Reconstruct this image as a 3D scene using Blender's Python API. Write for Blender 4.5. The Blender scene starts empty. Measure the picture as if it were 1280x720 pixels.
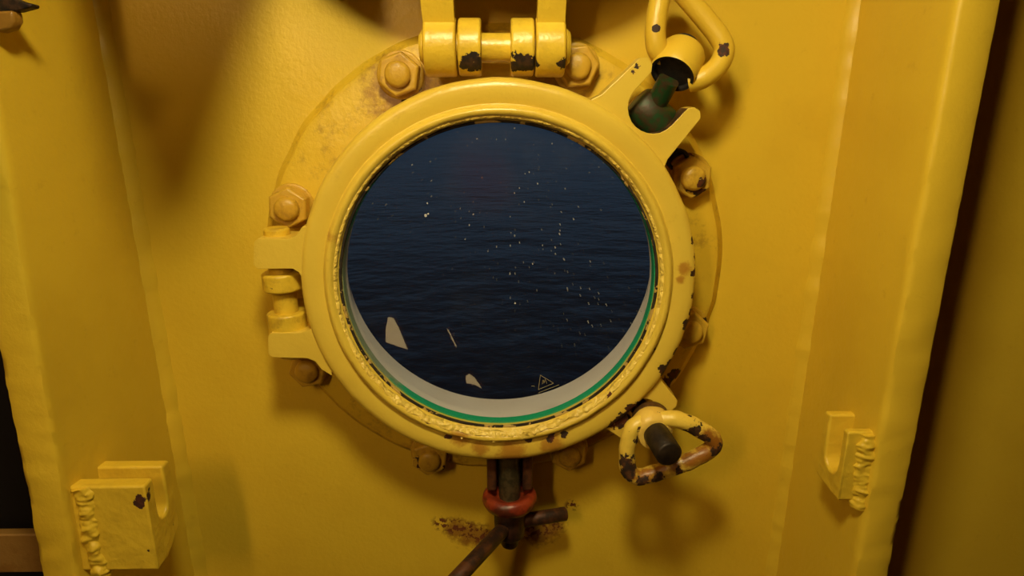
import bpy, bmesh, math, random
from mathutils import Vector, Matrix, noise
random.seed(7)
SC = bpy.context.scene
COL = SC.collection
Z0 = 1.75                       # eye height above the deck
R = math.radians

# ------------------------------------------------------------------ camera
F_PX, PITCH, YAW, DIST = 830.0, R(16), 0.0174, 0.70
FW = Vector((math.sin(YAW)*math.cos(PITCH), math.cos(YAW)*math.cos(PITCH), -math.sin(PITCH)))
RT = FW.cross(Vector((0, 0, 1))).normalized()
UP = RT.cross(FW)
CAM = Vector((0, -DIST, Z0))
cd = bpy.data.cameras.new('camera'); cam = bpy.data.objects.new('camera', cd); COL.objects.link(cam)
cd.sensor_width = 36; cd.lens = F_PX/1280*36; cd.clip_start = .02; cd.clip_end = 2000
cam.matrix_world = Matrix(((RT.x, UP.x, -FW.x, CAM.x), (RT.y, UP.y, -FW.y, CAM.y), (RT.z, UP.z, -FW.z, CAM.z), (0, 0, 0, 1)))
SC.camera = cam

def P(x, y, h):
    """measured photo position of a detail that stands h metres proud of the hull plate -> world point"""
    D = FW*F_PX + RT*(x-640) + UP*(360-y)
    return CAM + D*((DIST-h)/D.y)

# ------------------------------------------------------------------ materials
def nodes(name):
    m = bpy.data.materials.new(name); m.use_nodes = True
    nt = m.node_tree; nt.nodes.clear()
    return m, nt
def N(nt, t, **kw):
    n = nt.nodes.new(t)
    for k, v in kw.items():
        if k.startswith('i_'):
            n.inputs[int(k[2:])].default_value = v
        else: setattr(n, k, v)
    return n
def L(nt, a, b): nt.links.new(a, b)
def mth(nt, op, a, b=None, clamp=False):
    n = nt.nodes.new('ShaderNodeMath'); n.operation = op; n.use_clamp = clamp
    for i, v in enumerate((a, b)):
        if v is None: continue
        if isinstance(v, (int, float)): n.inputs[i].default_value = v
        else: L(nt, v, n.inputs[i])
    return n.outputs[0]
def nz(nt, pos, scale, detail=3, rough=.55, stretch=None):
    if stretch:
        mp = N(nt, 'ShaderNodeMapping'); mp.inputs['Scale'].default_value = stretch
        L(nt, pos, mp.inputs['Vector']); pos = mp.outputs[0]
    n = N(nt, 'ShaderNodeTexNoise'); n.inputs['Scale'].default_value = scale
    n.inputs['Detail'].default_value = detail; n.inputs['Roughness'].default_value = rough
    L(nt, pos, n.inputs['Vector']); return n.outputs[0]
def mixc(nt, f, a, b, blend='MIX'):
    n = nt.nodes.new('ShaderNodeMix'); n.data_type = 'RGBA'; n.blend_type = blend
    if isinstance(f, (int, float)): n.inputs[0].default_value = f
    else: L(nt, f, n.inputs[0])
    for i, v in ((6, a), (7, b)):
        if isinstance(v, tuple): n.inputs[i].default_value = (*v, 1)
        else: L(nt, v, n.inputs[i])
    return n.outputs[2]
def step(nt, v, lo, hi):
    n = nt.nodes.new('ShaderNodeMapRange'); n.interpolation_type = 'SMOOTHSTEP'
    L(nt, v, n.inputs[0]); n.inputs[1].default_value = lo; n.inputs[2].default_value = hi
    return n.outputs[0]
def blobs(nt, pos, spots, nse, amp, soft):
    out = None
    for c, r in spots:
        d = N(nt, 'ShaderNodeVectorMath', operation='DISTANCE'); L(nt, pos, d.inputs[0]); d.inputs[1].default_value = c
        v = mth(nt, 'DIVIDE', d.outputs['Value'], r)
        out = v if out is None else mth(nt, 'MINIMUM', out, v)
    v = mth(nt, 'ADD', out, mth(nt, 'MULTIPLY', mth(nt, 'SUBTRACT', nse, .5), amp))
    return step(nt, v, 1+soft, 1-soft)

YEL = (.72, .50, .034)
RUST = (.10, .022, .006)
def paint(name, base=YEL, rough=.38, chips=(), chip_col=(.028, .012, .006), chip_noise=None, cn_scale=60, stains=(), stain_col=(.22, .075, .012),
          bump=.35, lump=.5, lump_scale=18, dirt=.25, chip_edge=RUST, chip_amp=1.6, grime=.0, flakes=(), flake_scale=150, stain_k=.75):
    m, nt = nodes(name)
    out = N(nt, 'ShaderNodeOutputMaterial'); b = N(nt, 'ShaderNodeBsdfPrincipled'); L(nt, b.outputs[0], out.inputs[0])
    pos = N(nt, 'ShaderNodeNewGeometry').outputs['Position']
    n1 = nz(nt, pos, 9, 4); n2 = nz(nt, pos, 70, 4, .65); n3 = nz(nt, pos, 220, 2)
    dk = tuple(c*k for c, k in zip(base, (.80, .72, .6)))
    col = mixc(nt, mth(nt, 'MULTIPLY', step(nt, n1, .42, .72), dirt), base, dk)
    col = mixc(nt, mth(nt, 'MULTIPLY', step(nt, n2, .60, .78), dirt*1.0), col, tuple(c*k for c, k in zip(base, (.66, .55, .4))))
    if grime:
        col = mixc(nt, mth(nt, 'MULTIPLY', step(nt, nz(nt, pos, 38, 5, .7), .5, .68), grime), col, (.20, .085, .012))
    if stains:
        s = blobs(nt, pos, stains, nz(nt, pos, 110, 5, .7), 2.2, .5)
        col = mixc(nt, mth(nt, 'MULTIPLY', s, stain_k), col, stain_col)
    h = mth(nt, 'ADD', mth(nt, 'MULTIPLY', n2, .35), mth(nt, 'MULTIPLY', n3, .16))
    h = mth(nt, 'ADD', h, mth(nt, 'MULTIPLY', nz(nt, pos, lump_scale, 2), lump))
    mask = None
    cn = nz(nt, pos, cn_scale, 4, .6)
    if chips: mask = blobs(nt, pos, chips, nz(nt, pos, 150, 4, .65), chip_amp, .05)
    if flakes:
        fm = mth(nt, 'MULTIPLY', blobs(nt, pos, flakes, nz(nt, pos, 60, 5, .7), 1.2, .5), step(nt, nz(nt, pos, flake_scale, 4, .6), .50, .53))
        mask = fm if mask is None else mth(nt, 'MAXIMUM', mask, fm)
    if chip_noise:
        k = step(nt, cn, chip_noise, chip_noise+.015)
        mask = k if mask is None else mth(nt, 'MAXIMUM', mask, k)
    if mask is not None:
        cc = mixc(nt, step(nt, nz(nt, pos, 150, 4), .40, .62), chip_col, chip_edge)
        col = mixc(nt, mask, col, cc)
        h = mth(nt, 'SUBTRACT', h, mth(nt, 'MULTIPLY', mask, .35))
        L(nt, mth(nt, 'ADD', mth(nt, 'MULTIPLY', mask, .35), rough), b.inputs['Roughness'])
    else: b.inputs['Roughness'].default_value = rough
    bp = N(nt, 'ShaderNodeBump'); bp.inputs['Strength'].default_value = bump; bp.inputs['Distance'].default_value = .006
    L(nt, h, bp.inputs['Height']); L(nt, bp.outputs[0], b.inputs['Normal'])
    L(nt, col, b.inputs['Base Color'])
    return m
def metal(name, a, c, rough=.55, scale=80, metallic=.3, third=None):
    m, nt = nodes(name)
    out = N(nt, 'ShaderNodeOutputMaterial'); b = N(nt, 'ShaderNodeBsdfPrincipled'); L(nt, b.outputs[0], out.inputs[0])
    pos = N(nt, 'ShaderNodeNewGeometry').outputs['Position']
    n = nz(nt, pos, scale, 5, .65)
    col = mixc(nt, step(nt, n, .42, .6), a, c)
    if third: col = mixc(nt, step(nt, nz(nt, pos, scale*.6, 4), .55, .62), col, third)
    L(nt, col, b.inputs['Base Color']); b.inputs['Roughness'].default_value = rough; b.inputs['Metallic'].default_value = metallic
    bp = N(nt, 'ShaderNodeBump'); bp.inputs['Strength'].default_value = .4; bp.inputs['Distance'].default_value = .002
    L(nt, n, bp.inputs['Height']); L(nt, bp.outputs[0], b.inputs['Normal'])
    return m
def glow(name, col, s):
    m, nt = nodes(name)
    out = N(nt, 'ShaderNodeOutputMaterial'); e = N(nt, 'ShaderNodeEmission'); L(nt, e.outputs[0], out.inputs[0])
    e.inputs[0].default_value = (*col, 1); e.inputs[1].default_value = s
    return m

# ------------------------------------------------------------------ mesh helpers
ORG = {}
def link(name, bm, mat, parent=None, smooth=35, bevel=0, seg=3, kind=None):
    """one bmesh (world coordinates) -> ONE object; children live in their thing's frame"""
    root = parent
    while root is not None and root.parent is not None: root = root.parent
    o0 = ORG.get(root.name, Vector((0, 0, 0))) if root is not None else Vector((0, 0, 0))
    if root is None:
        vs = [v.co for v in bm.verts]
        lo = Vector(min(v[i] for v in vs) for i in range(3)); hi = Vector(max(v[i] for v in vs) for i in range(3))
        o0 = (lo+hi)/2
    bmesh.ops.transform(bm, matrix=Matrix.Translation(-o0), verts=bm.verts)
    bmesh.ops.recalc_face_normals(bm, faces=bm.faces)
    me = bpy.data.meshes.new(name); bm.to_mesh(me); bm.free()
    for m in (mat if isinstance(mat, list) else [mat]): me.materials.append(m)
    if smooth:
        me.polygons.foreach_set('use_smooth', [True]*len(me.polygons))
        me.set_sharp_from_angle(angle=R(smooth))
    o = bpy.data.objects.new(name, me); COL.objects.link(o)
    if parent is not None: o.parent = parent
    else: o.location = o0; ORG[o.name] = o0
    if bevel:
        b = o.modifiers.new('bevel', 'BEVEL'); b.width = bevel; b.segments = seg; b.limit_method = 'ANGLE'; b.angle_limit = R(38)
    if kind: o['kind'] = kind
    return o
def thing(name, loc, label, cat, group=None):
    o = bpy.data.objects.new(name, None); COL.objects.link(o); o.location = loc; o.empty_display_size = .02
    ORG[o.name] = Vector(loc); o['label'] = label; o['category'] = cat
    if group: o['group'] = group
    return o
def tag(o, label, cat, group=None):
    o['label'] = label; o['category'] = cat
    if group: o['group'] = group
    return o
def frame(a, hint=(0, 0, 1)):
    a = Vector(a).normalized(); h = Vector(hint)
    if abs(a.dot(h)) > .95: h = Vector((1, 0, 0))
    u = (h - a*a.dot(h)).normalized(); return u, a.cross(u).normalized(), a
def lathe(bm, o, a, prof, n=64, closed=False, a0=0, a1=2*math.pi, hint=(0, 0, 1), rf=None, mi=0):
    u, w, a = frame(a, hint); o = Vector(o); full = abs(a1-a0-2*math.pi) < 1e-6
    rings = []
    cnt = n if full else n+1
    for i in range(cnt):
        t = a0+(a1-a0)*i/n; c, s = math.cos(t), math.sin(t)
        ring = []
        for k, (r, z) in enumerate(prof):
            if rf: r, z = rf(r, z, t, k)
            ring.append(bm.verts.new(o+a*z+(u*c+w*s)*r))
        rings.append(ring)
    m = len(prof); fs = []
    for i in range(n):
        A, B = rings[i], rings[(i+1) % cnt]
        for k in range(m if closed else m-1):
            q = (A[k], A[(k+1) % m], B[(k+1) % m], B[k])
            try: f = bm.faces.new(q); f.material_index = mi; fs.append(f)
            except ValueError: pass
    if not closed and full:
        for k in (0, m-1):
            if prof[k][0] > 1e-6:
                try: f = bm.faces.new([r[k] for r in rings]); f.material_index = mi
                except ValueError: pass
    elif not full:
        for g in (rings[0], rings[-1]): bm.faces.new(g)
    bmesh.ops.remove_doubles(bm, verts=[v for r in rings for v in r], dist=1e-6)
def cyl(bm, p, q, r, n=32, ch=.0012, r2=None, mi=0):
    p, q = Vector(p), Vector(q); l = (q-p).length; r2 = r if r2 is None else r2
    lathe(bm, p, q-p, [(max(r-ch, 1e-7), 0), (r, ch), (r2, l-ch), (max(r2-ch, 1e-7), l)], n, mi=mi)
def tube(bm, pts, r, n=14, closed=False, rf=None, sub=6, cap=True):
    """smooth tube through points (Catmull-Rom)"""
    pts = [Vector(p) for p in pts]; m = len(pts); path = []
    rng = m if closed else m-1
    for i in range(rng):
        if closed: a, b, c, d = pts[(i-1) % m], pts[i], pts[(i+1) % m], pts[(i+2) % m]
        else: a, b, c, d = pts[max(i-1, 0)], pts[i], pts[i+1], pts[min(i+2, m-1)]
        for k in range(sub):
            t = k/sub
            path.append(.5*((2*b)+(c-a)*t+(2*a-5*b+4*c-d)*t*t+(3*b-a-3*c+d)*t**3))
    if not closed: path.append(pts[-1])
    rings = []; u = None
    for i, p in enumerate(path):
        if closed: tg = path[(i+1) % len(path)]-path[i-1]
        else: tg = path[min(i+1, len(path)-1)]-path[max(i-1, 0)]
        tg.normalize()
        if u is None: u = frame(tg)[0]
        u = (u-tg*u.dot(tg)).normalized(); w = tg.cross(u)
        rr = rf(i/len(path)) if rf else r
        rings.append([bm.verts.new(p+(u*math.cos(2*math.pi*k/n)+w*math.sin(2*math.pi*k/n))*rr) for k in range(n)])
    cnt = len(rings)
    for i in range(cnt if closed else cnt-1):
        A, B = rings[i], rings[(i+1) % cnt]
        for k in range(n): bm.faces.new((A[k], A[(k+1) % n], B[(k+1) % n], B[k]))
    if not closed and cap:
        bm.faces.new(rings[0]); bm.faces.new(rings[-1])
def prism(bm, outline, d, holes=(), mi=0, side_mi=None):
    """planar outline (list of Vector, same plane) pushed along d; holes are loops in the same plane"""
    d = Vector(d); loops = [outline]+list(holes); es = []; allv = []
    for lp in loops:
        vs = [bm.verts.new(p) for p in lp]; allv.append(vs)
        es += [bm.edges.new((vs[i], vs[(i+1) % len(vs)])) for i in range(len(vs))]
    res = bmesh.ops.triangle_fill(bm, edges=es, use_beauty=True, normal=d)
    top = [f for f in res['geom'] if isinstance(f, bmesh.types.BMFace)]
    for f in top: f.material_index = mi
    mp = {}
    for vs in allv:
        for v in vs: mp[v] = bm.verts.new(v.co+d)
    for f in top:
        g = bm.faces.new([mp[v] for v in reversed(f.verts)]); g.material_index = mi
    for li, vs in enumerate(allv):
        for i in range(len(vs)):
            a, b = vs[i], vs[(i+1) % len(vs)]
            g = bm.faces.new((a, b, mp[b], mp[a]))
            g.material_index = (side_mi(li, (a.co+b.co)/2) if side_mi else mi)
def box(bm, lo, hi, mi=0):
    vs = [bm.verts.new((x, y, z)) for x in (lo[0], hi[0]) for y in (lo[1], hi[1]) for z in (lo[2], hi[2])]
    for q in ((0, 1, 3, 2), (4, 6, 7, 5), (0, 4, 5, 1), (2, 3, 7, 6), (0, 2, 6, 4), (1, 5, 7, 3)):
        bm.faces.new([vs[i] for i in q]).material_index = mi
def jitter(bm, amp, scale, sel=None):
    bm.normal_update()
    for v in bm.verts:
        if sel and not sel(v.co): continue
        v.co += v.normal*amp*noise.fractal(v.co*scale, 1, 2, 3)
def BM(): return bmesh.new()
def circ(c, r, n=96, y=0.0, a0=0.0, a1=2*math.pi, end=False):
    return [Vector((c[0]+r*math.cos(a0+(a1-a0)*i/n), y, c[1]+r*math.sin(a0+(a1-a0)*i/n))) for i in range(n+(1 if end else 0))]
OUT = Vector((0, -1, 0))        # away from the hull plate, towards the room

# ------------------------------------------------------------------ key places
FC = Vector((-.0055, 0, Z0-.1755))      # bolting flange centre on the hull plate
RC = Vector((-.0016, 0, Z0-.1745))      # glass frame centre
LAMP = Vector((-.03, -.56, Z0+.40))
LAMP2 = Vector((-.50, -1.20, Z0+.24))

# ================================================================== SETTING
CEIL = Z0+.64
m_wall = paint('hull_paint', lump=1.3, lump_scale=9, bump=.28, dirt=.30,
    stains=[(P(570, 662, 0), .014), (P(586, 668, 0), .016), (P(603, 672, 0), .015), (P(675, 664, 0), .018), (P(692, 660, 0), .012)],
    stain_col=(.17, .040, .008),
    flakes=[(P(x, y, 0), q) for x, y, q in ((552, 654, .010), (568, 659, .012), (584, 664, .013), (600, 668, .013), (664, 662, .014), (680, 660, .014), (697, 655, .010), (714, 632, .007))],
    chips=[(P(641, 379, 0), .0015), (P(770, 297, 0), .002)], chip_col=(.05, .014, .006), chip_edge=(.14, .035, .008), chip_amp=2.3)
XL, XR = -1.7, 1.7
def xl_wall(z): return -.386-.02*(z-Z0)
def xl_front(z): return -.3885+.033*(z-Z0)
def xr_wall(z): return .350+.0149*(z-Z0)
def xr_front(z): return .3465+.0096*(z-Z0)
SH = .163                                # depth of the hull frames

bm = BM()
hole = circ((FC.x, FC.z), .1775, 96)
# plate with a round cut-out, a mild hand-built waviness around it
outer = [Vector((-.41, 0, 0)), Vector((XR, 0, 0)), Vector((XR, 0, CEIL)), Vector((-.41, 0, CEIL))]
prism(bm, outer, Vector((0, .012, 0)), [hole])
link('wall_hull', bm, m_wall, smooth=0, kind='structure')

m_dark = paint('near_black_bay', base=(.006, .003, .002), rough=.8)  # one near-black base all over the left bay recess
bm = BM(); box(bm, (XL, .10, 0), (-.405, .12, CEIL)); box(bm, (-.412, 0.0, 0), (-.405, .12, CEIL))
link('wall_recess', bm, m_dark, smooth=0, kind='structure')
m_room = paint('room_paint', base=(.10, .032, .006), rough=.7)
for nm, lo, hi in (('wall_back', (XL, -2.62, 0), (XR, -2.6, CEIL)), ('wall_left', (XL-.02, -2.6, 0), (XL, .12, CEIL)), ('wall_right', (XR, -2.6, 0), (XR+.02, .12, CEIL)),
                   ('ceiling', (XL-.02, -2.62, CEIL), (XR+.02, .12, CEIL+.02))):
    bm = BM(); box(bm, lo, hi); link(nm, bm, m_room, smooth=0, kind='structure')
m_floor = paint('deck_paint', base=(.05, .02, .008), rough=.7)
bm = BM(); box(bm, (XL-.02, -2.62, -.02), (XR+.02, .12, 0)); link('floor', bm, m_floor, smooth=0, kind='structure')

# vertical hull frames: bulb bars, rough weld along the front edge and in the corner
def hull_frame(name, side, xw, xf, mat):
    s = -1 if side == 'l' else 1           # outward sign (away from the bay)
    bm = BM(); zs = [0]+[Z0-.75+.006*i for i in range(165)]+[CEIL]
    ring = []
    for z in zs:
        if z > CEIL: z = CEIL
        a, b = xw(z), xf(z)
        prof = [(a, 0), (a+(b-a)*.25, -SH*.25), (a+(b-a)*.5, -SH*.5), (a+(b-a)*.75, -SH*.75), (b, -SH+.010), (b, -SH+.005), (b+s*.0015, -SH+.0012), (b+s*.005, -SH), (b+s*.016, -SH-.0005), (b+s*.028, -SH),
                (b+s*.033, -SH+.002), (b+s*.0345, -SH+.008), (b+s*.033, -SH+.025), (b+s*.014, -SH+.042), (a+s*.012, 0)]
        row = []
        for k, (x, y) in enumerate(prof):
            v = Vector((x, y, z))
            if 4 <= k <= 11:
                lo_ = max(0, min(1, (Z0-.02-z)*4)); v.x += (.0004+.0007*lo_)*noise.noise(Vector((x*40, y*40, z*26))); v.y += (.0004+.0011*lo_)*noise.fractal(Vector((x*70+9, y*60, z*70)), 1, 2, 2)
            row.append(bm.verts.new(v))
        ring.append(row)
    for A, B in zip(ring, ring[1:]):
        for k in range(len(A)-1): bm.faces.new((A[k], A[k+1], B[k+1], B[k]))
    # corner weld fillet
    n = 0; prev = None
    for z in zs:
        a = xw(z); rr = .010+.0022*noise.noise(Vector((s*7, 3, z*45)))+.0012*noise.noise(Vector((s*3, 1, z*160)))
        row = [bm.verts.new((a-s*t[0]*rr, -t[1]*rr, z)) for t in ((-.3, 1.0), (.05, .95), (.42, .62), (.75, .40), (1.0, .04), (1.1, -.2))]
        if prev:
            for k in range(5): bm.faces.new((prev[k], prev[k+1], row[k+1], row[k]))
        prev = row
    return link(name, bm, mat, smooth=50, kind='structure')
m_frame = paint('frame_paint', lump=1.0, lump_scale=16, bump=.24, dirt=.30)
m_weld = paint('weld_paint', lump=.8, lump_scale=60, bump=.3, dirt=.30)
hull_frame('trim_1', 'l', xl_wall, xl_front, m_frame)
hull_frame('trim_2', 'r', xr_wall, xr_front, m_frame)
# horizontal stringer in the dark bay at left
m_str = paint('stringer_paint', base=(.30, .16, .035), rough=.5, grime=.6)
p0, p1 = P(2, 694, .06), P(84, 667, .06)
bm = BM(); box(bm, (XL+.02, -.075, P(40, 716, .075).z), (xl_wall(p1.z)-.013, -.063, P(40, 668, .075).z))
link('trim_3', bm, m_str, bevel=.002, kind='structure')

# unseen added plates above the view, shaped to throw the upper-left shadow
def lerp(a, b, t): return a+(b-a)*t
def add_shade_plate(name, pix, LAMP):
    pts = [lerp(P(x, y, 0), LAMP, t) for x, y, t in pix]
    ctr = sum(pts, Vector())/len(pts)
    u = (pts[1]-pts[0]); nrm = u.cross(pts[2]-pts[0]).normalized()*.008
    bm = BM(); prism(bm, pts, nrm)
    for p in (lerp(pts[0], ctr, .2), lerp(pts[1], ctr, .2)): cyl(bm, p, Vector((p.x, p.y, CEIL+.002)), .006, 12)   # added hanger rods up to the overhead
    return link(name, bm, m_room, bevel=.002, kind='structure')

# ================================================================== SEA, SKY
m, nt = nodes('sea'); out = N(nt, 'ShaderNodeOutputMaterial'); b = N(nt, 'ShaderNodeBsdfPrincipled'); L(nt, b.outputs[0], out.inputs[0])
pos = N(nt, 'ShaderNodeNewGeometry').outputs['Position']
w = mth(nt, 'ADD', nz(nt, pos, .50, 4, .55, (1, 1.2, 1)), mth(nt, 'MULTIPLY', nz(nt, pos, .10, 4, .6), 4.0))
bp = N(nt, 'ShaderNodeBump'); bp.inputs['Strength'].default_value = .28; bp.inputs['Distance'].default_value = .5
L(nt, w, bp.inputs['Height']); L(nt, bp.outputs[0], b.inputs['Normal'])
b.inputs['Base Color'].default_value = (.004, .012, .026, 1); b.inputs['Roughness'].default_value = .22; b.inputs['IOR'].default_value = 1.33
bm = BM(); vs = [bm.verts.new(c) for c in ((-600, 1.0, -7), (600, 1.0, -7), (600, 1500, -7), (-600, 1500, -7))]; bm.faces.new(vs)
link('sea', bm, m, smooth=0, kind='structure')
wd = bpy.data.worlds.new('dusk'); SC.world = wd; wd.use_nodes = True; nt = wd.node_tree; nt.nodes.clear()
out = N(nt, 'ShaderNodeOutputWorld'); bg = N(nt, 'ShaderNodeBackground'); L(nt, bg.outputs[0], out.inputs[0])
g = N(nt, 'ShaderNodeNewGeometry'); sx = N(nt, 'ShaderNodeSeparateXYZ'); tc = N(nt, 'ShaderNodeTexCoord'); L(nt, tc.outputs['Generated'], sx.inputs[0])
L(nt, mixc(nt, step(nt, sx.outputs[2], -.02, .5), (.037, .068, .112), (.011, .023, .045)), bg.inputs[0]); bg.inputs[1].default_value = 1.0

# ================================================================== PORTHOLE
ph = thing('porthole', (FC.x, 0, FC.z-.242), 'round porthole painted yellow with hinged glass frame and eight hex nuts', 'porthole')
chipP = lambda lst, h: [(P(x, y, h), r) for x, y, r in lst]
m_flange = paint('flange_paint', chips=chipP([(505, 118, .006), (520, 107, .006), (845, 470, .009), (838, 490, .011), (832, 480, .008), (845, 505, .005)], .012), dirt=.5, grime=.45, bump=.3, stains=[(P(540, 575, .012), .03), (P(735, 560, .012), .03), (P(700, 90, .012), .03), (P(500, 110, .012), .03)])
bm = BM()
def fl_rf(r, z, t, k):
    if r > .23: r += .0016*noise.noise(Vector((math.cos(t)*9, math.sin(t)*9, 1)))
    return r, z
lathe(bm, FC, OUT, [(.1765, -.001), (.1765, .013), (.232, .0125), (.238, .0105), (.2405, .006), (.2455, .0015), (.2465, -.001)], 160, True, rf=fl_rf)
link('flange', bm, m_flange, ph, smooth=40)

m_grey = paint('spigot_paint', base=(.84, .70, .60), rough=.6, dirt=.35, bump=.25)
bm = BM(); lathe(bm, RC, OUT, [(.1720, -.026), (.1715, .020), (.1575, .040), (.1545, .043), (.1545, .0570), (.1735, .0570), (.1765, .034), (.1765, -.026)], 128, True)
link('spigot_tube', bm, m_grey, ph, smooth=30)
m_green = paint('green_gasket', base=(.01, .42, .17), rough=.35, dirt=.4, stains=[(P(x, y, .063), .035) for x, y in ((432, 380), (445, 425), (428, 330), (462, 455))], stain_col=(.45, .36, .20))
bm = BM(); lathe(bm, RC, OUT, [(.1542, .0570), (.1528, .0580), (.1528, .0698), (.170, .0698), (.170, .0570)], 128, True)
link('gasket', bm, m_green, ph, smooth=40)

# glass frame: turned ring with hinge arms and two forked clamp lugs, one casting
m_ring = paint('ring_paint', base=(.71, .51, .060), rough=.32, bump=.22, lump=.9, lump_scale=26, dirt=.35,
    chips=chipP([(858, 235, .0035), (868, 300, .004), (871, 340, .006), (870, 370, .005), (860, 405, .006), (866, 390, .005), (845, 440, .004), (838, 452, .004), (829, 462, .006), (872, 320, .004), (560, 545, .004), (577, 541, .003), (660, 549, .004), (690, 547, .005), (705, 543, .004), (748, 508, .003), (755, 502, .004), (815, 435, .003),
                 (778, 528, .011), (790, 512, .009), (768, 533, .008), (793, 90, .0035), (798, 84, .0035)], .080), chip_amp=2.6,
    stains=chipP([(855, 335, .006), (418, 296, .006), (423, 300, .005), (850, 350, .004), (575, 545, .010), (690, 556, .012), (640, 566, .014), (600, 560, .008)], .082), stain_col=(.36, .13, .012))
m_bronze = metal('bare_bronze', (.045, .022, .008), (.16, .07, .02), .5, 90, .2, (.012, .07, .02))
RP = [(.160, .056), (.186, .054), (.1900, .0565), (.1918, .062), (.1920, .074), (.1908, .0790), (.1880, .0818), (.184, .0828), (.178, .0824), (.1725, .0816), (.1695, .0806), (.1685, .0812), (.1675, .0838), (.1660, .0862), (.1640, .0872), (.1620, .0868), (.1600, .0852), (.1555, .0770), (.1535, .0752), (.1535, .066), (.160, .062)]
bm = BM(); lathe(bm, RC, OUT, RP, 192, True)
def outl(pix, h): return [P(x, y, h) for x, y in pix]
def fork(pix, h0, h1, slotc, slotr):
    o = outl(pix, h1); d = Vector((0, h1-h0, 0))
    prism(bm, o, d, side_mi=lambda li, c: 1 if (Vector((c.x, 0, c.z))-Vector((slotc.x, 0, slotc.z))).length < slotr else 0)
# upper fork: two prongs with a U slot open to the upper right
sc = P(817, 134, .076); mo = P(842, 107, .076); ax = Vector((mo.x-sc.x, 0, mo.z-sc.z)).normalized(); pr = Vector((-ax.z, 0, ax.x)); SR = .0235
def fork_outline(sc, ax, pr, SR, tip, wid, back, flare, h):
    o = []
    y = -h
    def pt(a, b): v = sc+ax*a+pr*b; return Vector((v.x, y, v.z))
    o += [pt(-back, wid+flare), pt(-back+.010, wid+flare*.45), pt(-back+.022, wid+.002), pt(tip-.004, wid-.002), pt(tip, wid-.007), pt(tip-.001, SR+.004), pt(tip-.006, SR)]
    for i in range(13):
        t = math.pi/2+math.pi*i/12; o.append(pt(SR*math.cos(t), SR*math.sin(t)))
    o += [pt(tip-.006, -SR), pt(tip-.001, -SR-.004), pt(tip, -wid+.007), pt(tip-.004, -wid+.002), pt(-back+.022, -wid-.002), pt(-back+.010, -wid-flare*.45), pt(-back, -wid-flare)]
    return o
prism(bm, fork_outline(sc, ax, pr, SR, .026, .041, .046, .016, .077), Vector((0, .026, 0)), side_mi=lambda li, c: 1 if (Vector((c.x-sc.x, 0, c.z-sc.z))).length < SR+.003 else 0)
# lower fork
sc2 = P(804, 517, .076); ax2 = Vector((sc2.x-RC.x, 0, sc2.z-RC.z)).normalized(); pr2 = Vector((-ax2.z, 0, ax2.x))
prism(bm, fork_outline(sc2, ax2, pr2, .0165, .020, .036, .034, .018, .075), Vector((0, .024, 0)), side_mi=lambda li, c: 1 if (Vector((c.x-sc2.x, 0, c.z-sc2.z))).length < .02 else 0)
# hinge arms
def arm(pix, h, d): prism(bm, outl(pix, h), Vector((0, d, 0)))
arm([(318, 303), (322, 299), (360, 299), (370, 295), (378, 283), (400, 283), (400, 350), (378, 350), (373, 340), (366, 336), (322, 336), (317, 331)], .080, .040)
arm([(335, 420), (339, 416), (375, 416), (388, 412), (396, 405), (415, 415), (415, 470), (402, 462), (394, 452), (384, 448), (341, 447), (336, 443)], .078, .038)
jitter(bm, .0005, 45)
link('glass_frame', bm, [m_ring, m_bronze], ph, smooth=38, bevel=.0022)

# rough putty bead and dark seam round the pane
m_putty = paint('putty_paint', base=(.82, .60, .10), rough=.4, bump=.7, lump=1.2, lump_scale=120, dirt=.5, chip_noise=.70, cn_scale=60, chip_col=(.05, .025, .01), grime=.2)
bm = BM()
def pt_rf(r, z, t, k):
    a = t  # 0 = up; grows towards the viewer's left or right alike
    low = max(0, -math.cos(a)*1.25-.28)
    r = .1597+(r-.1597)*(1+.45*low); z = .0802+(z-.0802)*(1+.3*low)
    q = noise.fractal(Vector((math.cos(a)*14, math.sin(a)*14, k*.9)), 1, 2, 4)
    return r+low*(.0014+.0034*q), z+low*(.0020+.0034*q)
PR = [(.1595+.0034*math.cos(2*math.pi*i/10), .0802+.0034*math.sin(2*math.pi*i/10)) for i in range(10)]
lathe(bm, RC, OUT, PR, 420, True, rf=pt_rf)
link('putty_bead', bm, m_putty, ph, smooth=60)
m_seam = paint('seam', base=(.45, .30, .07), rough=.6, chip_noise=.44, cn_scale=40, chip_col=(.012, .008, .004), chip_edge=(.03, .02, .01))
bm = BM(); lathe(bm, RC, OUT, [(.1543+.0018*math.cos(2*math.pi*i/8), .0757+.0014*math.sin(2*math.pi*i/8)) for i in range(8)], 160, True)
link('sealing_ring', bm, m_seam, ph, smooth=60)

# glass pane: clear, dusty, with a few salt specks
m, nt = nodes('pane'); out = N(nt, 'ShaderNodeOutputMaterial')
pos = N(nt, 'ShaderNodeNewGeometry').outputs['Position']
tr = N(nt, 'ShaderNodeBsdfTransparent'); tr.inputs[0].default_value = (.93, .96, .97, 1)
gl = N(nt, 'ShaderNodeBsdfGlossy'); gl.inputs['Roughness'].default_value = .008
df = N(nt, 'ShaderNodeBsdfDiffuse')
mx = N(nt, 'ShaderNodeMixShader'); mx.inputs[0].default_value = .035; L(nt, tr.outputs[0], mx.inputs[1]); L(nt, gl.outputs[0], mx.inputs[2])
vo = N(nt, 'ShaderNodeTexVoronoi'); vo.inputs['Scale'].default_value = 230; vm = N(nt, 'ShaderNodeMapping'); vm.inputs['Scale'].default_value = (1, 0, 1); L(nt, pos, vm.inputs['Vector']); L(nt, vm.outputs[0], vo.inputs['Vector'])
sp = N(nt, 'ShaderNodeSeparateColor'); L(nt, vo.outputs['Color'], sp.inputs[0])
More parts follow.
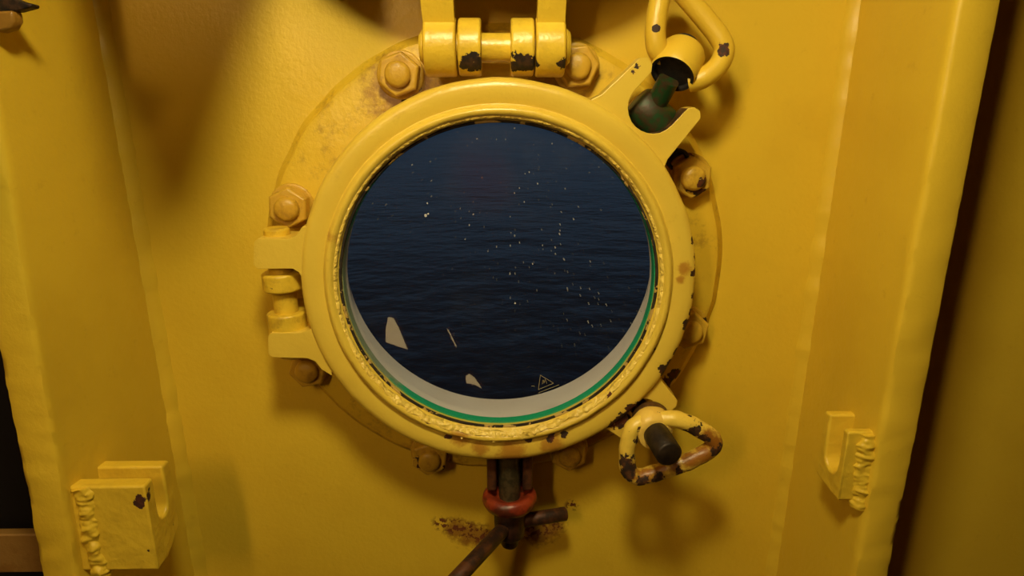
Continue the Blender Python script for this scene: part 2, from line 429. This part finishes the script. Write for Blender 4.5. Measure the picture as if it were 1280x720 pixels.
dot = step(nt, mth(nt, 'ADD', vo.outputs['Distance'], mth(nt, 'MULTIPLY', sp.outputs[0], .22)), .20, .10)
area = mth(nt, 'MAXIMUM', blobs(nt, pos, [(P(x, y, .0745), q) for x, y, q in ((640, 245, .040), (690, 300, .045), (655, 330, .035), (745, 395, .040), (610, 270, .03), (720, 350, .035))], nz(nt, pos, 40, 4), 1.5, .6), mth(nt, 'MULTIPLY', step(nt, nz(nt, pos, 9, 3), .5, .66), .5))
haze = mth(nt, 'ADD', .004, mth(nt, 'MULTIPLY', step(nt, nz(nt, pos, 7, 5, .65), .45, .75), .012))
fac = mth(nt, 'ADD', haze, mth(nt, 'MULTIPLY', mth(nt, 'MULTIPLY', dot, area), .50), True)
sm = blobs(nt, pos, [(P(600, 222, .074), .030)], nz(nt, pos, 22, 5, .65), 1.4, .6)
fac = mth(nt, 'ADD', fac, mth(nt, 'MULTIPLY', sm, .010), True)
fl = blobs(nt, pos, [(P(532, 269, .0745), .0015), (P(535, 267, .0745), .0011), (P(534, 254, .0745), .0006), (P(644, 379, .0745), .0008)], nz(nt, pos, 300, 2), 1.5, .1)
fac = mth(nt, 'ADD', fac, mth(nt, 'MULTIPLY', fl, .7), True)
L(nt, mixc(nt, sm, (.62, .60, .56), (.50, .22, .16)), df.inputs[0])
m2 = N(nt, 'ShaderNodeMixShader'); L(nt, fac, m2.inputs[0]); L(nt, mx.outputs[0], m2.inputs[1]); L(nt, df.outputs[0], m2.inputs[2]); L(nt, m2.outputs[0], out.inputs[0])
m_pane = m
bm = BM(); lathe(bm, RC, OUT, [(1e-7, .0700), (.1560, .0700), (.1560, .0745), (1e-7, .0745)], 128)
pane = link('glass_pane', bm, m_pane, ph, smooth=30)
# etched safety-glass triangle near the bottom of the pane
m_etch = paint('etching', base=(.30, .25, .12), rough=.7)
bm = BM()
def stroke(a, b, w=.0005):
    A, B = P(*a, .0748), P(*b, .0748); tube(bm, [A, B], w, 6, sub=1)
for a, b in (((675.5, 469), (673, 487)), ((673, 487), (692, 479)), ((692, 479), (675.5, 469)), ((678, 480), (678.5, 475)), ((680, 479), (679.3, 475)), ((680, 479), (681.5, 474)), ((681.5, 474), (683.5, 479.5)), ((673, 491), (699, 481)), ((664, 482.5), (668, 482.5))):
    stroke(a, b, .00028)
link('etched_mark', bm, m_etch, pane, smooth=60)
# hex nuts on studs
m_nut = paint('nut_paint', base=(.58, .36, .03), dirt=.5, grime=.55, bump=.5, rough=.42)
m_nutr = paint('nut_rusty_paint', base=(.55, .35, .03), dirt=.5, grime=.5, chip_noise=.60, cn_scale=45, bump=.5)
BC = Vector((-.0076, 0, Z0-.182))
nutpix = [(498, 93, 10), (722, 83, 24), (360, 260, 4), (865, 222, 0), (862, 413, 12), (385, 462, 20), (537, 573, 8), None]
for i, q in enumerate(nutpix):
    if q: c = P(q[0], q[1], .027); rot = R(q[2])
    else:
        c = BC+Vector((math.sin(R(158))*.224, 0, math.cos(R(158))*.224)); rot = 0
    c = Vector((c.x, 0, c.z))
    hint = (math.sin(rot), 0, math.cos(rot))
    bm = BM()
    lathe(bm, c, OUT, [(1e-7, .012), (.0175, .0122), (.0215, .0145), (.0215, .0285), (.0195, .0305), (1e-7, .0305)], 6, hint=hint)
    lathe(bm, c, OUT, [(.0235, .010), (.0235, .0135), (.022, .0148), (1e-7, .0148)], 32)
    rusty = i in (3, 4, 6)
    nt_ = link('hex_nut', bm, m_nutr if rusty else m_nut, ph, smooth=30, bevel=.0012)
    bm = BM(); lathe(bm, c, OUT, [(.0125, .0295), (.0125, .034), (.0115, .0365), (.009, .0382), (.004, .039), (1e-7, .039)], 32)
    jitter(bm, .0005, 120)
    link('stud', bm, m_nutr if rusty else m_nut, nt_, smooth=50)

# left hinge: two knuckles fixed to the flange, pin with round head
m_hinge = paint('hinge_paint', dirt=.5, grime=.4, bump=.45, chip_noise=.70, cn_scale=60)
def vpt(x, y, h=.058): return P(x, y, h)
hx = -.0
ctop, cbot = vpt(346, 292), vpt(365, 440)
axd = (cbot-ctop)
def on_axis(y): return ctop+axd*((y-292)/(440-292))
for ya, yb in ((337.5, 360), (387, 415)):
    a, b = on_axis(ya), on_axis(yb)
    bm = BM(); cyl(bm, a, b, .0195, 40, .0016)
    c = (a+b)/2; box(bm, (c.x-.016, -.058, b.z+.0005), (c.x+.022, -.008, a.z-.0005))
    jitter(bm, .0006, 60)
    link('hinge_knuckle', bm, m_hinge, ph, smooth=40, bevel=.0012)
bm = BM(); cyl(bm, on_axis(285), on_axis(299), .0125, 32, .0018); cyl(bm, on_axis(296), on_axis(446), .0118, 32)
link('hinge_pin', bm, m_hinge, ph, smooth=40)

# top lugs on the flange that carry the deadlight hinge
TH = .050
ta, tb = P(529, 60, TH), P(708, 59, TH); tz = (ta.z+tb.z)/2
def tx(px): return P(px, 59, TH).x
def tpt(px): return Vector((tx(px), -TH, tz))
m_top = paint('top_hinge_paint', base=(.77, .54, .042), rough=.32, bump=.4, dirt=.35,
    chips=chipP([(586, 77, .007), (594, 72, .006), (598, 80, .007), (580, 66, .004), (600, 62, .003), (643, 58, .004), (645, 66, .005), (650, 72, .006), (660, 72, .006), (655, 80, .008), (664, 82, .006), (693, 73, .003), (701, 72, .004), (702, 80, .005), (590, 85, .006), (580, 82, .005), (642, 84, .006), (600, 66, .003)], .070), chip_amp=2.4, chip_col=(.012, .006, .004), chip_edge=(.05, .02, .008), grime=.2)
for x0, x1 in ((573.5, 602), (638, 667)):
    bm = BM(); cyl(bm, tpt(x0), tpt(x1), .0255, 48, .0015)
    box(bm, (tx(x0)+.0008, -TH, tz-.0235), (tx(x1)-.0008, -.008, tz+.0235))
    link('deadlight_lug', bm, m_top, ph, smooth=40, bevel=.0012)
# small drilled pivot boss beside the upper clamp, and pivot cheeks for both clamp bolts
m_black = metal('black_bore', (.006, .004, .003), (.02, .012, .006), .8, 90, 0)
for (x, y, dx, dy) in ((805, 150, 14, 10), (792, 500, 14, -12)):
    a = P(x, y, .030); bm = BM()
    for s in (-1, 1):
        d = (pr if y < 300 else pr2)*(s*.0155)
        c = Vector((a.x, 0, a.z))+d
        cyl(bm, Vector((c.x, -.032, c.z))-(pr if y < 300 else pr2)*.004, Vector((c.x, -.032, c.z))+(pr if y < 300 else pr2)*.004, .013, 24)
        u_ = (ax if y < 300 else ax2)
        q = [c+u_*.013, c-u_*.013]; w_ = (pr if y < 300 else pr2)*.004
        prism(bm, [Vector((p.x, -.008, p.z)) for p in (q[0]-w_, q[0]+w_, q[1]+w_, q[1]-w_)], Vector((0, -.024, 0)))
    link('pivot_lug', bm, m_flange, ph, smooth=40)
bm = BM(); c = P(848, 200, .02); lathe(bm, (c.x, 0, c.z), OUT, [(.0115, .008), (.0115, .0195), (.0105, .0205), (.0085, .0205), (.0080, .019), (.0080, .0128), (1e-7, .0128)], 32)
boss = link('pivot_boss', bm, m_black, ph, smooth=40)

# ================================================================== DEADLIGHT (raised, hinge at the top of the porthole)
dl = thing('deadlight', tpt(618), 'raised steel deadlight, only its two hinge straps showing above the porthole', 'deadlight')
TILT = R(22)
sd = Vector((0, -math.sin(TILT), math.cos(TILT))); sn = Vector((0, -math.cos(TILT), -math.sin(TILT)))
for x0, x1, dx in ((531.5, 571.5, -.004), (668.5, 705, .001)):
    bm = BM(); a, b = tpt(x0), tpt(x1)
    cyl(bm, a, b, .0262, 48, .0016)
    lo, hi = a.x+.0008, b.x-.0008
    q = [Vector((lo, 0, 0)), Vector((hi, 0, 0)), Vector((hi+dx*.2, 0, 0)), Vector((lo+dx, 0, 0))]
    o_ = Vector((0, -TH, tz))+sn*.008
    pts = [o_+q[0]+sd*.002, o_+q[1]+sd*.002, o_+q[2]+sd*.12, o_+q[3]+sd*.12]
    prism(bm, pts, -sn*.016)
    link('hinge_strap', bm, m_top, dl, smooth=40, bevel=.0012)
bm = BM(); cyl(bm, tpt(526), tpt(711), .0128, 32, .002); cyl(bm, tpt(525), tpt(532.5), .0150, 32, .003); cyl(bm, tpt(704), tpt(712), .0165, 32, .003)
link('hinge_pin', bm, m_top, dl, smooth=40)
bm = BM(); dc = Vector((tpt(618).x, -TH, tz))+sd*.235
lathe(bm, dc, sn, [(1e-7, -.008), (.170, -.008), (.180, -.004), (.182, .012), (.176, .016), (.168, .016), (.160, .008), (1e-7, .014)], 96, hint=(1, 0, 0))
link('cover_disc', bm, m_room, dl, smooth=40)

# ================================================================== CLAMP BOLTS
GRP = 'swing clamp bolts of the porthole'
# upper: swung out of its slot, lying up towards the right
t1 = thing('clamp_bolt', P(812, 146, .05), 'clamp bolt with large bare-yellow triangular handle, swung out at the upper right', 'clamp bolt', GRP)
m_h1 = paint('upper_handle_paint', base=(.72, .49, .038), bump=.35, chips=chipP([(820, 36, .0035), (853, 30, .004), (882, 93, .004), (905, 62, .006), (900, 56, .004), (872, 40, .004), (884, 50, .005), (850, 22, .003)], .07), dirt=.4)
m_stem = metal('verdigris_stem', (.010, .055, .012), (.05, .028, .010), .5, 70, .15)
A0, A1, A2 = P(813, 143, .046), P(836, 100, .066), P(858, 54, .056)
bm = BM(); tube(bm, [A0, lerp(A0, A1, .5), A1], .0100, 20, sub=4)
cyl(bm, A0-pr*.019, A0+pr*.019, .0185, 28, .004)
link('swing_stem', bm, m_stem, t1, smooth=50)
bm = BM(); hd = (P(856, 62, .050)-P(840, 93, .068)).normalized(); hb = P(840, 93, .068)
lathe(bm, hb, hd, [(1e-7, .003), (.0165, .003), (.0180, .0005), (.0205, 0), (.0215, .002), (.0215, .026), (.0195, .030), (.013, .031), (1e-7, .031)], 40, mi=0)
for f in bm.faces:
    c = f.calc_center_median()-hb
    if c.dot(hd) < .0035 and (c-hd*c.dot(hd)).length < .0195: f.material_index = 1
link('eye_nut', bm, [m_h1, m_black], t1, smooth=40)
bm = BM(); e0 = hb+hd*.029
cyl(bm, hb+hd*.02, P(856, 52, .046), .0122, 28)
link('thread_end', bm, m_black, t1, smooth=40)
bm = BM(); tube(bm, [P(832, 74, .058), P(822, 62, .062), P(819, 40, .062), P(823, 8, .058), P(830, -14, .054), P(842, -20, .052), P(856, -6, .052), P(880, 22, .054), P(900, 48, .058), P(905, 66, .060), P(896, 84, .064), P(878, 98, .066), P(862, 102, .062)], .0095, 18)
link('handle', bm, m_h1, t1, smooth=60)

# lower: tightened over the fork
t2 = thing('clamp_bolt', P(804, 517, .05), 'clamp bolt with chipped rusty triangular handle, tightened at the lower right', 'clamp bolt', GRP)
m_h2 = paint('lower_handle_paint', base=(.80, .57, .075), bump=.45, dirt=.4, chip_amp=3.4, stain_k=.95, chip_noise=.64, cn_scale=60, chip_col=(.025, .012, .006), chip_edge=(.10, .035, .008),
    chips=chipP([(783, 578, .008), (786, 592, .008), (866, 541, .009), (878, 549, .007), (823, 598, .007), (803, 602, .007), (850, 588, .005), (897, 564, .007), (796, 585, .006)], .107),
    stains=chipP([(894, 556, .013), (880, 569, .012), (860, 574, .010), (842, 580, .010), (826, 585, .009), (806, 592, .012), (788, 591, .010), (886, 544, .007)], .1085), stain_col=(.26, .085, .008))
m_h2b = paint('lower_hub_paint', base=(.80, .55, .10), bump=.5, chip_noise=.60, cn_scale=75, chip_col=(.03, .015, .008), chip_edge=(.12, .04, .008), dirt=.4)
m_steel = metal('dark_stud', (.020, .013, .008), (.035, .022, .012), .45, 110, .4)
m_brown = metal('brown_washer', (.06, .028, .008), (.12, .055, .014), .5, 80, .2)
B0, B1 = P(801, 512, .060), P(837, 569, .142); bd = (B1-B0).normalized()
bm = BM(); cyl(bm, P(797, 506, .045), lerp(B0, B1, .5), .0100, 28)
cyl(bm, lerp(B0, B1, .3), B1, .0128, 32, .0018)
link('swing_stem', bm, m_steel, t2, smooth=50)
wc = P(812, 523, .078)
bm = BM(); lathe(bm, wc, bd, [(1e-7, -.002), (.0190, -.002), (.0200, .002), (.0180, .009), (.0150, .012), (1e-7, .012)], 36)
link('washer', bm, m_brown, t2, smooth=50)
hc = lerp(B0, B1, .42)
bm = BM(); lathe(bm, hc, bd, [(1e-7, -.010), (.0190, -.010), (.0208, -.006), (.0200, .006), (.0175, .011), (.0135, .012), (1e-7, .012)], 40)
jitter(bm, .001, 70)
link('eye_nut', bm, m_h2b, t2, smooth=50)
bm = BM(); hh = .100
tube(bm, [P(806, 527, hh-.004), P(792, 534, hh), P(785, 555, hh), P(784, 580, hh), P(790, 593, hh), P(806, 595, hh), P(846, 582, hh), P(880, 567, hh), P(892, 556, hh), P(888, 545, hh), P(868, 533, hh), P(844, 524, hh), P(818, 525, hh-.004)], .0086, 18)
jitter(bm, .0009, 90)
link('handle', bm, m_h2, t2, smooth=60)

# ================================================================== DRAIN VALVE below the ring
VH = .055
vc = P(637, 622, VH)
dv = thing('drain_valve', vc, 'small rusty drain valve with red collar and bar handle under the porthole', 'valve')
m_red = metal('red_collar', (.16, .022, .008), (.26, .035, .010), .35, 60, .0, (.07, .015, .006))
m_dkr = metal('dark_rust', (.022, .010, .006), (.055, .020, .009), .5, 70, .2)
m_dkr2 = metal('rusty_bar', (.030, .014, .008), (.10, .035, .012), .5, 55, .2)
m_stemv = metal('greenish_stem', (.06, .05, .025), (.12, .09, .04), .28, 90, .5)
ax_v = Vector((0, 0, 1))
def vz(y): return P(637, y, VH).z
bm = BM(); lathe(bm, (vc.x, vc.y, vz(620)), ax_v, [(.0120, -.002), (.012, .030), (.0118, .066), (1e-7, .066)], 32); link('stem', bm, m_stemv, dv, smooth=40)
bm = BM()
for s in (-1, 1): box(bm, (vc.x+s*.0195-.0052, vc.y-.010, vz(608)), (vc.x+s*.0195+.0052, vc.y+.010, vz(608)+.075))
box(bm, (vc.x-.0247, vc.y+.010, vz(608)-.0), (vc.x+.0247, -.008, vz(608)+.065))
link('yoke', bm, m_dkr2, dv, bevel=.003)
bm = BM(); lathe(bm, (vc.x, vc.y, vz(622)), ax_v, [(.010, -.009), (.021, -.010), (.0275, -.0075), (.0305, -.001), (.0295, .005), (.0255, .0085), (.0205, .0080), (.0175, .0035), (.010, .002)], 48, True)
jitter(bm, .0008, 80); link('collar', bm, m_red, dv, smooth=60)
bm = BM(); lathe(bm, (vc.x, vc.y, vz(622)), ax_v, [(1e-7, -.062), (.0085, -.0615), (.0100, -.059), (.0100, -.052), (.0130, -.050), (.0165, -.046), (.0172, -.030), (.0175, -.012), (.012, -.004)], 32)
jitter(bm, .0007, 90); link('valve_body', bm, m_dkr, dv, smooth=50)
# straight bar handle through the body: right end near the plate, left end out into the room
bz = vz(622)-.032
def at_z(px, py, z):
    D = FW*F_PX+RT*(px-640)+UP*(360-py); return CAM+D*((z-CAM.z)/D.z)
e_r = at_z(708, 642, bz); e_l = at_z(578, 716, bz)
bc = Vector((vc.x, vc.y, bz))
el = bc+(e_l-bc)*1.35
bm = BM()
cyl(bm, bc+(e_r-bc)*.05, e_r, .0080, 20, .0015)
cyl(bm, bc+(el-bc)*.03, el, .0082, 20, .0015)
jitter(bm, .0006, 100)
link('bar_handle', bm, m_dkr2, dv, smooth=50)

# ================================================================== WELDED LUGS
def lug(side, label, zt, zb, zd, zs, xo, hf, hr, h1, h2, chips, bead):
    s = 1 if side == 'l' else -1
    root = thing('slotted_lug', (xo, -(hf+hr)/2, zb), label, 'lug', 'slotted lugs welded to the hull frames')
    mt = paint('lug_paint_'+side, bump=.35, lump=1.0, lump_scale=50, dirt=.3, chips=chips, chip_amp=1.5, chip_col=(.04, .012, .006), grime=.12)
    y = lambda h: -h
    sr = (h1-h2)/2; hc_ = (h1+h2)/2
    o = [(hf, zb), (hf, zt), (h1, zt)]
    for i in range(9):
        t = math.pi*i/8; o.append((hc_+sr*math.cos(t), zs+sr-sr*math.sin(t)))
    o += [(h2, zt), (hr, zt), (hr, zd), (hr+(hf-hr)*.35, zb+(zd-zb)*.30), (hr+(hf-hr)*.62, zb)]
    zc = (zt+zb)/2
    xw = (xl_front if side == 'l' else xr_front)(zc)
    bm = BM(); prism(bm, [Vector((xo, y(h), z)) for h, z in o], Vector((xw-s*.004-xo, 0, 0)))
    link('lug_plate', bm, mt, root, smooth=30, bevel=.0022)
    # lumpy weld bead
    bm = BM(); n = 60; pts = []
    xa = bead[0]
    pts = [Vector((xa, -bead[1], zb-.006+(zt-zb+.004)*i/24)) for i in range(25)]
    tube(bm, [p+Vector((.0025*noise.noise(p*60), .001*noise.noise(p*70+Vector((5, 0, 0))), 0)) for p in pts], .0088, 24, sub=6)
    for v in bm.verts:
        d_ = Vector((v.co.x-xa, v.co.y+bead[1], 0))
        v.co += d_*(.34*noise.noise(v.co*115)+.2*noise.noise(v.co*260))+Vector((0, 0, .0012*noise.noise(v.co*140+Vector((3, 3, 3)))))
        v.co.y += d_.y*-.25
    link('weld_bead', bm, m_weld, root, smooth=60)
    return root
a = P(181, 607, .152)
lug('l', 'slotted yellow lug welded to the left hull frame with dark paint chips', a.z, P(185, 712, .152).z, P(213, 655, .106).z, P(203, 643, .127).z, a.x, .153, .106, .138, .119,
    [(P(178, 620, .148), .007), (P(180, 612, .146), .005), (P(175, 629, .152), .005), (P(209, 655, .115), .006), (P(211, 662, .115), .006), (P(188, 695, .146), .005), (P(190, 704, .146), .006), (P(187, 686, .150), .003), (P(207, 680, .120), .004)], (P(108, 650, .155).x,   .1500))
a = P(1051, 600, .153)
lug('r', 'slotted yellow lug welded to the right hull frame above a soft shadow', P(1040, 515, .112).z, P(1056, 626, .153).z, P(1018, 592, .109).z, P(1046, 587, .131).z, a.x, .153, .108, .1445, .1185,
    [(P(1066, 516, .12), .003)], (P(1079, 600, .155).x+.001, .1515))
bm = BM()

# scrap of rusty bracket on the left frame, at the top corner
cz = P(10, 8, .16)
cl = thing('rusty_clip', cz, 'rusty black clip with pointed tab on the left hull frame, top corner', 'clip')
m_clip = metal('clip_rust', (.008, .006, .004), (.055, .024, .010), .6, 90, .2)
bm = BM(); hb_ = .155
prism(bm, [P(-30, -12, hb_), P(8, -6, hb_), P(24, 1, hb_), P(40, 5, hb_), P(39, 9, hb_), P(20, 14, hb_), P(10, 15, hb_), P(-30, 15, hb_)], Vector((0, .010, 0)))
link('tab', bm, m_clip, cl, bevel=.0015)
bm = BM(); prism(bm, [P(-16, 14, .158), P(15, 13, .158), P(17, 26, .158), P(12, 36, .158), P(-2, 40, .158), P(-16, 38, .158)], Vector((0, .012, 0)))
link('mount', bm, paint('clip_base_paint', base=(.30, .15, .02), grime=.6), cl, smooth=40, bevel=.002)

# ================================================================== LIGHT
def bulkhead_lamp(p, power, label, tint):
    lamp = thing('bulkhead_lamp', (p.x, p.y, CEIL), label, 'lamp', 'overhead bulkhead lamps')
    d = CEIL-p.z
    bm = BM(); lathe(bm, (p.x, p.y, CEIL), (0, 0, -1), [(.065, 0), (.065, .030), (.055, .042), (1e-7, .042)], 48); link('lamp_base', bm, m_room, lamp, smooth=40)
    bm = BM(); lathe(bm, (p.x, p.y, CEIL), (0, 0, -1), [(.030, .040), (.034, d-.042)]+[(.045*math.cos(t), d+.045*math.sin(t)) for t in [(-40+13*i)*math.pi/180 for i in range(10)]]+[(1e-7, d+.045)], 40)
    link('globe', bm, glow('lamp_glow', tint, power), lamp, smooth=60)
# flush-lens lamp pointing down at the porthole from a short drop tube
lamp = thing('bulkhead_lamp', (LAMP.x, LAMP.y, CEIL), 'drop-mounted overhead lamp with flat lens between the viewer and the porthole', 'lamp', 'overhead bulkhead lamps')
aim = Vector((0, .26, -1)).normalized()
bm = BM(); lathe(bm, (LAMP.x, LAMP.y, CEIL), (0, 0, -1), [(.065, 0), (.065, .030), (.020, .042), (.020, CEIL-LAMP.z-.02)], 48); link('lamp_base', bm, m_room, lamp, smooth=40)
bm = BM(); lathe(bm, LAMP, aim, [(1e-7, -.035), (.050, -.035), (.066, -.020), (.068, .001), (.062, .001), (.062, -.004), (1e-7, -.004)], 48); link('housing', bm, m_room, lamp, smooth=40)
bm = BM(); lathe(bm, LAMP, aim, [(.061, -.003), (.060, .001), (1e-7, .002)], 48); link('lens', bm, glow('lens_glow', (1, .845, .48), 136), lamp, smooth=60)
bulkhead_lamp(LAMP2, 52, 'round overhead bulkhead lamp behind the viewer', (1, .66, .30))

# added glowing panels behind the viewer, cut to mirror as slivers in the pane
m_lit = glow('glint_glow', (1, .66, .27), 4.0)
def mirrored(px, py):
    G = P(px, py, .0745); D = (G-CAM); t = (G.y+2.592)/D.y
    return Vector((G.x+D.x*t, -2.592, G.z+D.z*t))
for k, pix in enumerate((((485, 397), (491, 398), (497, 408), (509, 437), (497, 433), (482, 428), (482, 412)), ((582, 471), (587, 468), (595, 475), (602, 486), (594, 482), (583, 479)), ((558.6, 412), (560, 412), (571, 434), (569.8, 434)))):
    bm = BM(); prism(bm, [mirrored(*q) for q in pix], Vector((0, -.006, 0)))
    link('glint_panel_%d' % (k+1), bm, m_lit, smooth=0, kind='structure')

add_shade_plate('shade_plate_1', [(50, -90, .25), (350, -90, .25), (255, 240, .44), (200, 330, .48), (165, 250, .44)], LAMP)  # added blocker, cuts the near lamp off the upper left
add_shade_plate('shade_plate_2', [(40, -80, .38), (350, -80, .38), (262, 240, .45), (205, 330, .47), (150, 250, .45)], LAMP2)  # second added blocker, same shadow wedge for the rear lamp

SC.view_settings.view_transform = 'Standard'; SC.view_settings.look = 'None'; SC.view_settings.gamma = 1; SC.view_settings.exposure = 0.10
SC.view_settings.use_curve_mapping = False
